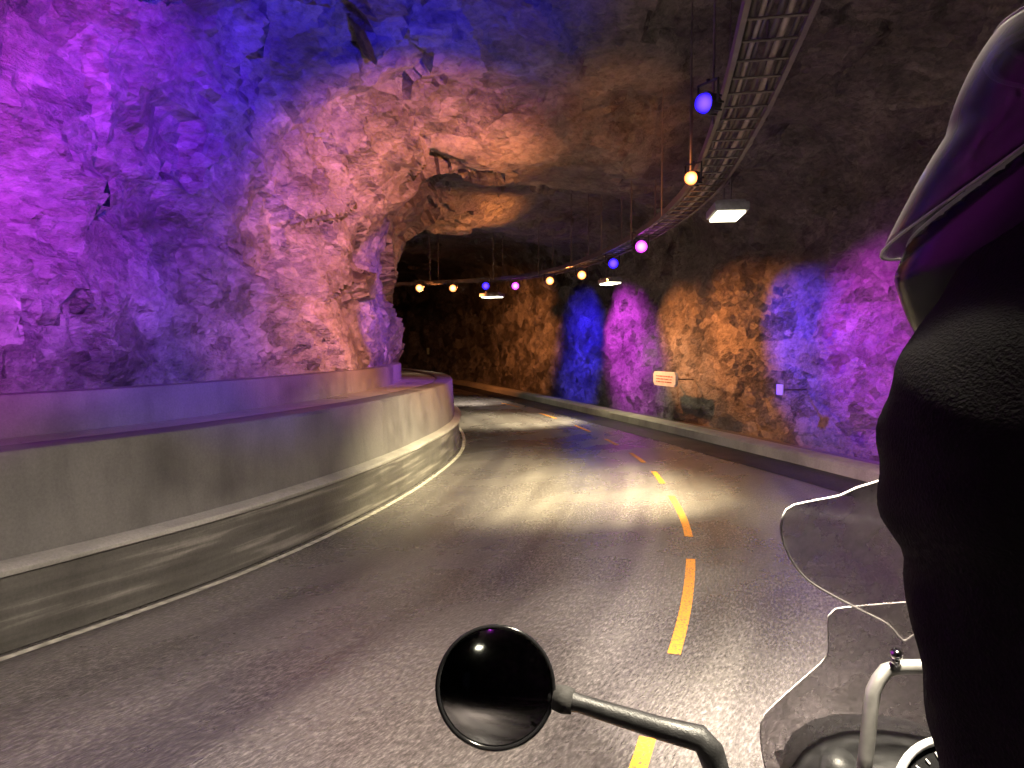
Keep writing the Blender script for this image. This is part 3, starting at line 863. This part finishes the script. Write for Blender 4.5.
# round mirrors on stalks
def mirror_pair():
    for s in (-1, 1):
        cw = Vector((-0.0205, 0.90, 1.276))
        c = W2B(cw); e1 = W2B((0.228, 0.826, 1.246)); foot = Vector((-.31, .36, 1.14))
        if s > 0:
            c.x, e1.x, foot.x = -c.x, -e1.x, -foot.x
        # the glass looks back at the rider's shoulder
        nrm = Vector((-s * 0.30, -0.92, 0.22)).normalized() if s < 0 else Vector((-0.30, -0.92, 0.22)).normalized()
        if s < 0: nrm = MIR_N
        A = aim_matrix(c, nrm)
        bm = bmesh.new(); add_lathe(bm, [(0.0, -.040), (.030, -.039), (.055, -.030), (.070, -.012), (.0745, .002), (.0745, .008), (.071, .0095), (.069, .006)], A, 48, cap=False)
        m = obj('mirror', bm, M['gloss_black'], bike, smooth=True)
        bm = bmesh.new(); add_lathe(bm, [(.0695, .0045), (.065, .0054), (.06, .0063), (.05, .0078), (.04, .0090), (.03, .0099), (.02, .0106), (.01, .01096), (0, .0111)], A, 48, cap=False)
        obj('mirror_glass', bm, M['mirror'], m, smooth=True)
        bm = bmesh.new()
        d = (c - e1).normalized()
        st = c - d * 0.088 + nrm * -0.020
        add_tube(bm, [st + d * .022 - nrm * .004, st, st - d * .02, e1 + d * .06, e1 + d * 0.012, e1 + Vector((0, -.002, -.012)), e1.lerp(foot, .3) + Vector((0, 0, -.012)), foot], [.012, .015, .011, .013, .015, .016, .014, .013], 12)
        obj('mirror_stalk', bm, M['black_plastic'], m, smooth=True)
        bm = bmesh.new(); add_lathe(bm, [(.015, -.012), (.017, 0), (.015, .012)], aim_matrix(st, d), 16)
        obj('ball_joint', bm, M['rubber'], m, smooth=True)
# aim: half way between the camera-side view line and the rider's chest
_c = W2B((-0.0205, 0.90, 1.276)); _v = (W2B((0, 0, 1.7)) - _c).normalized(); _t = (W2B((-0.35, -4.0, 1.25)) - _c).normalized()
MIR_N = (_v + _t).normalized()
mirror_pair()

# gauges behind the screen
gc = W2B((0.508, 0.80, 1.182)); gn = (W2B((0.25, 0.1, 1.75)) - gc).normalized()
A = aim_matrix(gc, gn)
bm = bmesh.new(); add_lathe(bm, [(.0, -.05), (.06, -.045), (.068, -.01), (.070, .0)], A, 40, cap=False)
gz = obj('speedometer', bm, M['black_plastic'], bike, smooth=True)
bm = bmesh.new(); add_lathe(bm, [(.066, -.004), (.0735, -.002), (.0755, .006), (.072, .011), (.066, .008), (.066, -.004)], A, 48, cap=False)
obj('bezel', bm, M['silver'], gz, smooth=True)
bm = bmesh.new(); add_lathe(bm, [(.066, .003), (0, .004)], A, 40, cap=False)
obj('dial', bm, M['gauge_face'], gz)
bm = bmesh.new()
for k in range(21):
    a = math.radians(225 - 270 * k / 20)
    add_box(bm, (0, .055, .0048), (.0016, .010 if k % 2 == 0 else .006, .0008), A @ Matrix.Rotation(a - math.pi / 2, 4, 'Z'))
add_box(bm, (0, .022, .0055), (.0022, .044, .001), A @ Matrix.Rotation(math.radians(40), 4, 'Z'))
obj('scale', bm, M['silver'], gz)

# screen bracket (brushed tube) with cross bar
b0 = W2B((0.452, 0.93, 1.10)); b1 = W2B((0.468, 0.94, 1.232)); b2 = W2B((0.479, 0.945, 1.262)); b3 = W2B((0.507, 0.95, 1.278)); b4 = W2B((0.74, 0.95, 1.280))
path = [b0, b0.lerp(b1, .5), b1, b1.lerp(b2, .5) + Vector((-.002, 0, .002)), b2, b2.lerp(b3, .5) + Vector((-.003, 0, .004)), b3, b4]
bm = bmesh.new(); add_tube(bm, path, .0095, 14)
br = obj('screen_bracket', bm, M['steel'], bike, smooth=True)
bm = bmesh.new(); add_lathe(bm, [(0, -.007), (.006, -.006), (.008, 0), (.006, .006), (0, .007)], aim_matrix(W2B((0.500, 0.942, 1.298)), Vector((-.4, -.3, .8))), 16, cap=False)
add_tube(bm, [W2B((0.500, 0.945, 1.280)), W2B((0.500, 0.942, 1.298))], .006, 8)
obj('clamp_bolt', bm, M['chrome'], br, smooth=True)

# clear screen in two layers, outlines drawn to the left edge and mirrored about the bike's centre line
def screen_sheet(half, ybase, thick, curve=1.1, lean=-0.30, rows=40, cols=26):
    """half: (x<=0, z) from the top centre down the left edge to the bottom centre, z falling"""
    pts = [Vector((x, z)) for x, z in half]
    pts = resample(spline(pts, 8), 120)
    for a, b_ in zip(pts, pts[1:]):
        if b_.y > a.y - 1e-5: b_.y = a.y - 1e-5
    edge = resample(pts, rows + 1)
    Y = lambda x, z: ybase - curve * x * x + lean * (z - 1.3)
    bm = bmesh.new(); R = []
    for e in edge:
        xl = min(e.x, -0.002)
        R.append([bm.verts.new((xl + (-2 * xl) * k / cols, Y(xl + (-2 * xl) * k / cols, e.y), e.y)) for k in range(cols + 1)])
    for a, b_ in zip(R, R[1:]):
        for k in range(cols): bm.faces.new((a[k], a[k + 1], b_[k + 1], b_[k]))
    ex = bmesh.ops.extrude_face_region(bm, geom=bm.faces[:])
    bmesh.ops.translate(bm, vec=(0, -thick, 0), verts=[v for v in ex['geom'] if isinstance(v, bmesh.types.BMVert)])
    full = [(min(e.x, -0.002), e.y) for e in edge]
    full += [(-x, z) for x, z in reversed(full)]
    return bm, full

def rim(full, ybase, curve, lean, r):
    bm = bmesh.new()
    add_tube(bm, [Vector((x, ybase - curve * x ** 2 + lean * (z - 1.3), z)) for x, z in full], r, 8, closed=True)
    return bm

def spx(px, py, Z):
    p = W2B(((px - 512) / 740 * Z, Z, EYE + (345 - py) / 740 * Z)); return (p.x, p.z)
up = [spx(x, y, z) for x, y, z in ((876, 479, 1.10), (852, 487, 1.10), (838, 494, 1.10), (800, 500, 1.10), (787, 503, 1.10), (781, 511, 1.10), (780, 528, 1.10), (787, 548, 1.10), (800, 570, 1.10), (822, 592, 1.10), (868, 620, 1.10), (905, 640, 1.10))]
up = [(0.0, up[0][1] + 0.03), (up[0][0] * .5, up[0][1] + 0.02)] + up + [(up[-1][0] * .4, up[-1][1] - .02), (0.0, up[-1][1] - .03)]
lo = [spx(x, y, z) for x, y, z in ((868, 601, 1.12), (840, 604, 1.12), (833, 611, 1.12), (836, 640, 1.12), (838, 660, 1.12), (828, 674, 1.12), (800, 702, 1.12), (776, 726, 1.12), (769, 738, 1.12), (771, 768, 1.12), (782, 815, 1.12), (800, 860, 1.12))]
lo = [(x + .014, z - .028) for x, z in lo]
lo = [(0.0, lo[0][1] + .008)] + lo + [(0.0, lo[-1][1] - .02)]
bm, full = screen_sheet(lo, .74, .004)
scr = autosmooth(obj('windscreen', bm, M['screen'], bike), 50)
obj('screen_edge', rim(full, .738, 1.1, -.30, .0011), M['acrylic_edge'], scr, smooth=True)
bm, full = screen_sheet(up, .72, .004)
dfl = autosmooth(obj('wind_deflector', bm, M['screen'], bike), 50)
obj('deflector_edge', rim(full, .718, 1.1, -.30, .0018), M['acrylic_edge'], dfl, smooth=True)

# ------------------------------------------------------------------ rider
def fused(name, bones, mt, voxel=0.011, smooth=8, wrinkle=0.0, parent=None):
    """bones: (p, q, rp, rq) tapered limbs fused into ONE continuous skin"""
    bm = bmesh.new()
    for p, q, rp, rq in bones:
        p, q = Vector(p), Vector(q)
        if (q - p).length < 1e-4: q = p + Vector((0, 0, 1e-3))
        A = aim_matrix(p, q - p); L = (q - p).length
        prof = [(rp * math.cos(t), rp * math.sin(t)) for t in [math.radians(-90 + 15 * k) for k in range(7)]]
        prof += [(rq * math.cos(t), L + rq * math.sin(t)) for t in [math.radians(15 * k) for k in range(7)]]
        prof[0] = (0, -rp); prof[-1] = (0, L + rq)
        add_lathe(bm, prof, A, 24, cap=False)
    me = bpy.data.meshes.new(name); bmesh.ops.recalc_face_normals(bm, faces=bm.faces[:]); bm.to_mesh(me); bm.free()
    o = bpy.data.objects.new(name, me); link(o)
    rm = o.modifiers.new('fuse', 'REMESH'); rm.mode = 'VOXEL'; rm.voxel_size = voxel
    sm = o.modifiers.new('soft', 'SMOOTH'); sm.factor = 0.6; sm.iterations = smooth
    me2 = bpy.data.meshes.new_from_object(o.evaluated_get(bpy.context.evaluated_depsgraph_get()))
    bpy.data.objects.remove(o)
    if wrinkle:
        nrm = [v.normal.copy() for v in me2.vertices]
        for v, vn in zip(me2.vertices, nrm):
            c = v.co.copy()
            q = Vector((c.x * 9, c.y * 9, c.z * 22)) + noise.noise_vector(c * 6) * 1.2
            v.co = c + vn * (wrinkle * noise.noise(q) + wrinkle * 0.8 * noise.noise(c * 5))
    me2.name = name; me2.materials.clear(); me2.materials.append(mt)
    for p in me2.polygons: p.use_smooth = True
    return link(bpy.data.objects.new(name, me2), parent)

bones = [((-.07, -.14, .97), (.07, -.14, .97), .15, .15), ((-.05, -.12, 1.10), (.05, -.12, 1.10), .145, .145),
         ((-.07, -.05, 1.30), (.07, -.05, 1.30), .15, .15), ((-.08, .0, 1.48), (.08, .0, 1.48), .145, .145),
         ((0, -.13, 1.0), (0, -.03, 1.35), .15, .16), ((0, .0, 1.45), (0, .045, 1.66), .14, .085), ((0, .045, 1.62), (-.01, .07, 1.74), .075, .07),
         ((-.02, .085, 1.80), (-.02, .08, 1.87), .088, .088)]
for k in (-1, 1):
    bones += [((k * .10, .05, 1.60), (k * .085, .10, 1.715), .14, .128), ((k * .14, .05, 1.60), (k * .135, .09, 1.665), .12, .112), ((k * .06, .03, 1.60), (k * .153, .05, 1.62), .14, .125), ((k * .153, .05, 1.62), (k * .130, .03, 1.42), .118, .100),
              ((k * .130, .03, 1.42), (k * .185, .02, 1.24), .098, .072), ((k * .185, .02, 1.24), (k * .30, .15, 1.17), .070, .055), ((k * .30, .15, 1.17), (k * .365, .262, 1.146), .055, .042),
              ((k * .08, -.12, .96), (k * .20, .14, .90), .125, .10), ((k * .20, .14, .90), (k * .24, .30, .83), .095, .085),
              ((k * .24, .30, .83), (k * .235, .18, .58), .08, .068), ((k * .235, .18, .58), (k * .22, .08, .38), .065, .055), ((k * .22, .07, .35), (k * .22, .24, .33), .050, .045)]
rider = fused('person', bones, M['cloth'], 0.012, 5, 0.008)
rider.location = BIKE; rider.rotation_euler = (0, 0, -HEAD)
tag(rider, 'motorcycle rider in black jacket and dark full-face helmet seen close from behind', 'person')

# gloves: palm, four fingers curled round the grip, thumb underneath
for k in (-1, 1):
    b = [((k * .355, .25, 1.148), (k * .366, .285, 1.158), .030, .027), ((k * .345, .295, 1.158), (k * .405, .285, 1.156), .018, .018)]
    for q in range(4):
        bx = .337 + .0235 * q; L = (.92, 1.0, .95, .8)[q]
        y0 = .338 - (bx - .32) * .32
        a1, a2, a3, a4 = (k * bx, y0 - .025, 1.163), (k * bx, y0 + .018 * L, 1.160), (k * bx, y0 + .030 * L, 1.136), (k * bx, y0 + .010 * L, 1.112)
        b += [(a1, a2, .0112, .0105), (a2, a3, .0105, .0098), (a3, a4, .0096, .0088)]
    b += [((k * .350, .275, 1.140), (k * .328, .308, 1.113), .015, .0125), ((k * .328, .308, 1.113), (k * .308, .335, 1.110), .012, .010)]
    fused('glove', b, M['leather'], 0.003, 3, 0.0, rider)

# helmet, turned into the bend (profile to the lens)
HW = Vector((0.494, 0.515, 1.845))
hc = W2B(HW)
hyaw = math.radians(52)                    # from straight ahead towards the left
hel_m = Matrix.Translation(hc) @ Matrix.Rotation(hyaw, 4, 'Z') @ Matrix.Rotation(math.radians(-5), 4, 'X')
def helmet_surface(az, el, grow=0.0):
    """az from the face, el from the horizon; +Y face"""
    ch = math.cos(el)
    if el < 0: ch = ch ** (1 - 0.75 * max(0, math.cos(az)))
    x = math.sin(az) * ch; y = math.cos(az) * ch; z = math.sin(el)
    rx, ry, rz = .135 + grow, .165 + grow, .172 + grow
    v = Vector((x * rx, y * ry, z * rz))
    if y > 0 and z < 0.15:                 # chin guard pushes forward
        k = min(1, (0.15 - z) / 0.55)
        v.y += .060 * k * max(0, y) ** 1.2
        v.x *= 1 - .14 * k * max(0, y)
    if z < -0.2:
        v.z = -0.2 * rz + (z + 0.2) * rz * 0.98
    return v
def in_port(az, el):
    a = abs(az)
    if a > 1.32: return False
    top = 0.56 - 0.10 * (a / 1.32) ** 2
    bot = -0.26 + 0.42 * (a / 1.32) ** 2
    return bot < el < top
bm = bmesh.new()
na, ne = 128, 72
gr = [[None] * na for _ in range(ne + 1)]
for j in range(ne + 1):
    el = -0.95 + (math.pi / 2 - 0.0001 + 0.95) * j / ne
    for i in range(na):
        az = -math.pi + 2 * math.pi * i / na
        gr[j][i] = (bm.verts.new(helmet_surface(az, el)), az, el)
for j in range(ne):
    for i in range(na):
        q = [gr[j][i], gr[j][(i + 1) % na], gr[j + 1][(i + 1) % na], gr[j + 1][i]]
        az = gr[j][i][1] + math.pi / na; el = (gr[j][i][2] + gr[j + 1][i][2]) / 2
        if not in_port(az, el): bm.faces.new([v[0] for v in q])
for v in [v for v in bm.verts if not v.link_faces]: bm.verts.remove(v)
bmesh.ops.recalc_face_normals(bm, faces=bm.faces[:])
bmesh.ops.transform(bm, matrix=hel_m, verts=bm.verts[:])
hel = obj('helmet', bm, M['shell'], rider, smooth=True, recalc=False)
so = hel.modifiers.new('thick', 'SOLIDIFY'); so.thickness = 0.028; so.offset = -1
# eyeport gasket
pts = []
def port_ring(grow, n=40):
    out = []
    for k in range(n):
        az = -1.32 + 2.64 * k / (n - 1); out.append((az, 0.56 - 0.10 * (az / 1.32) ** 2))
    for k in range(n):
        az = 1.32 - 2.64 * k / (n - 1); out.append((az, -0.26 + 0.42 * (az / 1.32) ** 2))
    return [hel_m @ helmet_surface(a, e, grow) for a, e in out]
bm = bmesh.new(); add_tube(bm, port_ring(-.003), .0035, 8, closed=True)
obj('eyeport_gasket', bm, M['silver'], hel, smooth=True)
# visor, tipped a little open
bm = bmesh.new()
nv, mv = 60, 20
tip = Matrix.Rotation(math.radians(3), 4, 'X')
VV = []
for j in range(mv + 1):
    row = []
    for i in range(nv + 1):
        az = -1.45 + 2.9 * i / nv
        a = abs(az) / 1.45
        t = 0.62 - 0.12 * a * a; b_ = -0.33 + 0.52 * a * a
        row.append(bm.verts.new(hel_m @ (tip @ helmet_surface(az, b_ + (t - b_) * j / mv, .004 + (.003 + .006 * max(0, math.cos(az))) * (1 - j / mv) ** .7))))
    VV.append(row)
for j in range(mv):
    for i in range(nv): bm.faces.new((VV[j][i], VV[j][i + 1], VV[j + 1][i + 1], VV[j + 1][i]))
edge = [v.co.copy() for v in VV[0]] + [r[-1].co.copy() for r in VV[1:]] + [v.co.copy() for v in reversed(VV[-1][:-1])] + [r[0].co.copy() for r in reversed(VV[1:-1])]
vis = obj('visor', bm, M['visor'], hel, smooth=True)
so = vis.modifiers.new('thick', 'SOLIDIFY'); so.thickness = 0.0015
bm = bmesh.new(); add_tube(bm, edge, .0012, 6, closed=True)
obj('visor_edge', bm, M['acrylic_edge'], vis, smooth=True)
for s in (-1, 1):
    q = helmet_surface(s * 1.5, .17, .004)
    n = Vector((s, 0.06, .1))
    bm = bmesh.new(); add_lathe(bm, [(.030, -.006), (.030, .006), (.024, .012), (.008, .013), (.0, .012)], hel_m @ aim_matrix(q, n), 24)
    autosmooth(obj('visor_pivot', bm, M['black_plastic'], hel), 40)
# jacket collar closing the gap under the helmet
bm = bmesh.new(); add_lathe(bm, [(.150, -.07), (.122, -.01), (.112, .045), (.104, .045), (.112, -.01), (.13, -.07), (.150, -.07)], Matrix.Translation((0, .05, 1.70)) @ Matrix.Rotation(-.15, 4, 'X'), 32, cap=False)
obj('collar', bm, M['cloth'], rider, smooth=True)

# ------------------------------------------------------------------ world, camera, view
w = bpy.data.worlds.new('World'); SC.world = w; w.use_nodes = True
bg = w.node_tree.nodes['Background']; bg.inputs['Color'].default_value = (0.02, 0.018, 0.03, 1); bg.inputs['Strength'].default_value = 0.05

cam = bpy.data.cameras.new('camera'); cam.sensor_width = 36; cam.lens = 26.0; cam.clip_start = 0.02; cam.clip_end = 300
co = bpy.data.objects.new('camera', cam); link(co)
co.location = (0, 0, EYE); co.rotation_euler = (math.radians(90 - 3.02), 0, 0)
SC.camera = co
SC.view_settings.view_transform = 'Standard'; SC.view_settings.look = 'None'
SC.view_settings.exposure = 0; SC.view_settings.gamma = 1
SC.cycles.use_denoising = True
SC.cycles.max_bounces = 6
SC.cycles.sample_clamp_indirect = 4

SC.cycles.use_adaptive_sampling = True
SC.cycles.adaptive_threshold = 0.03
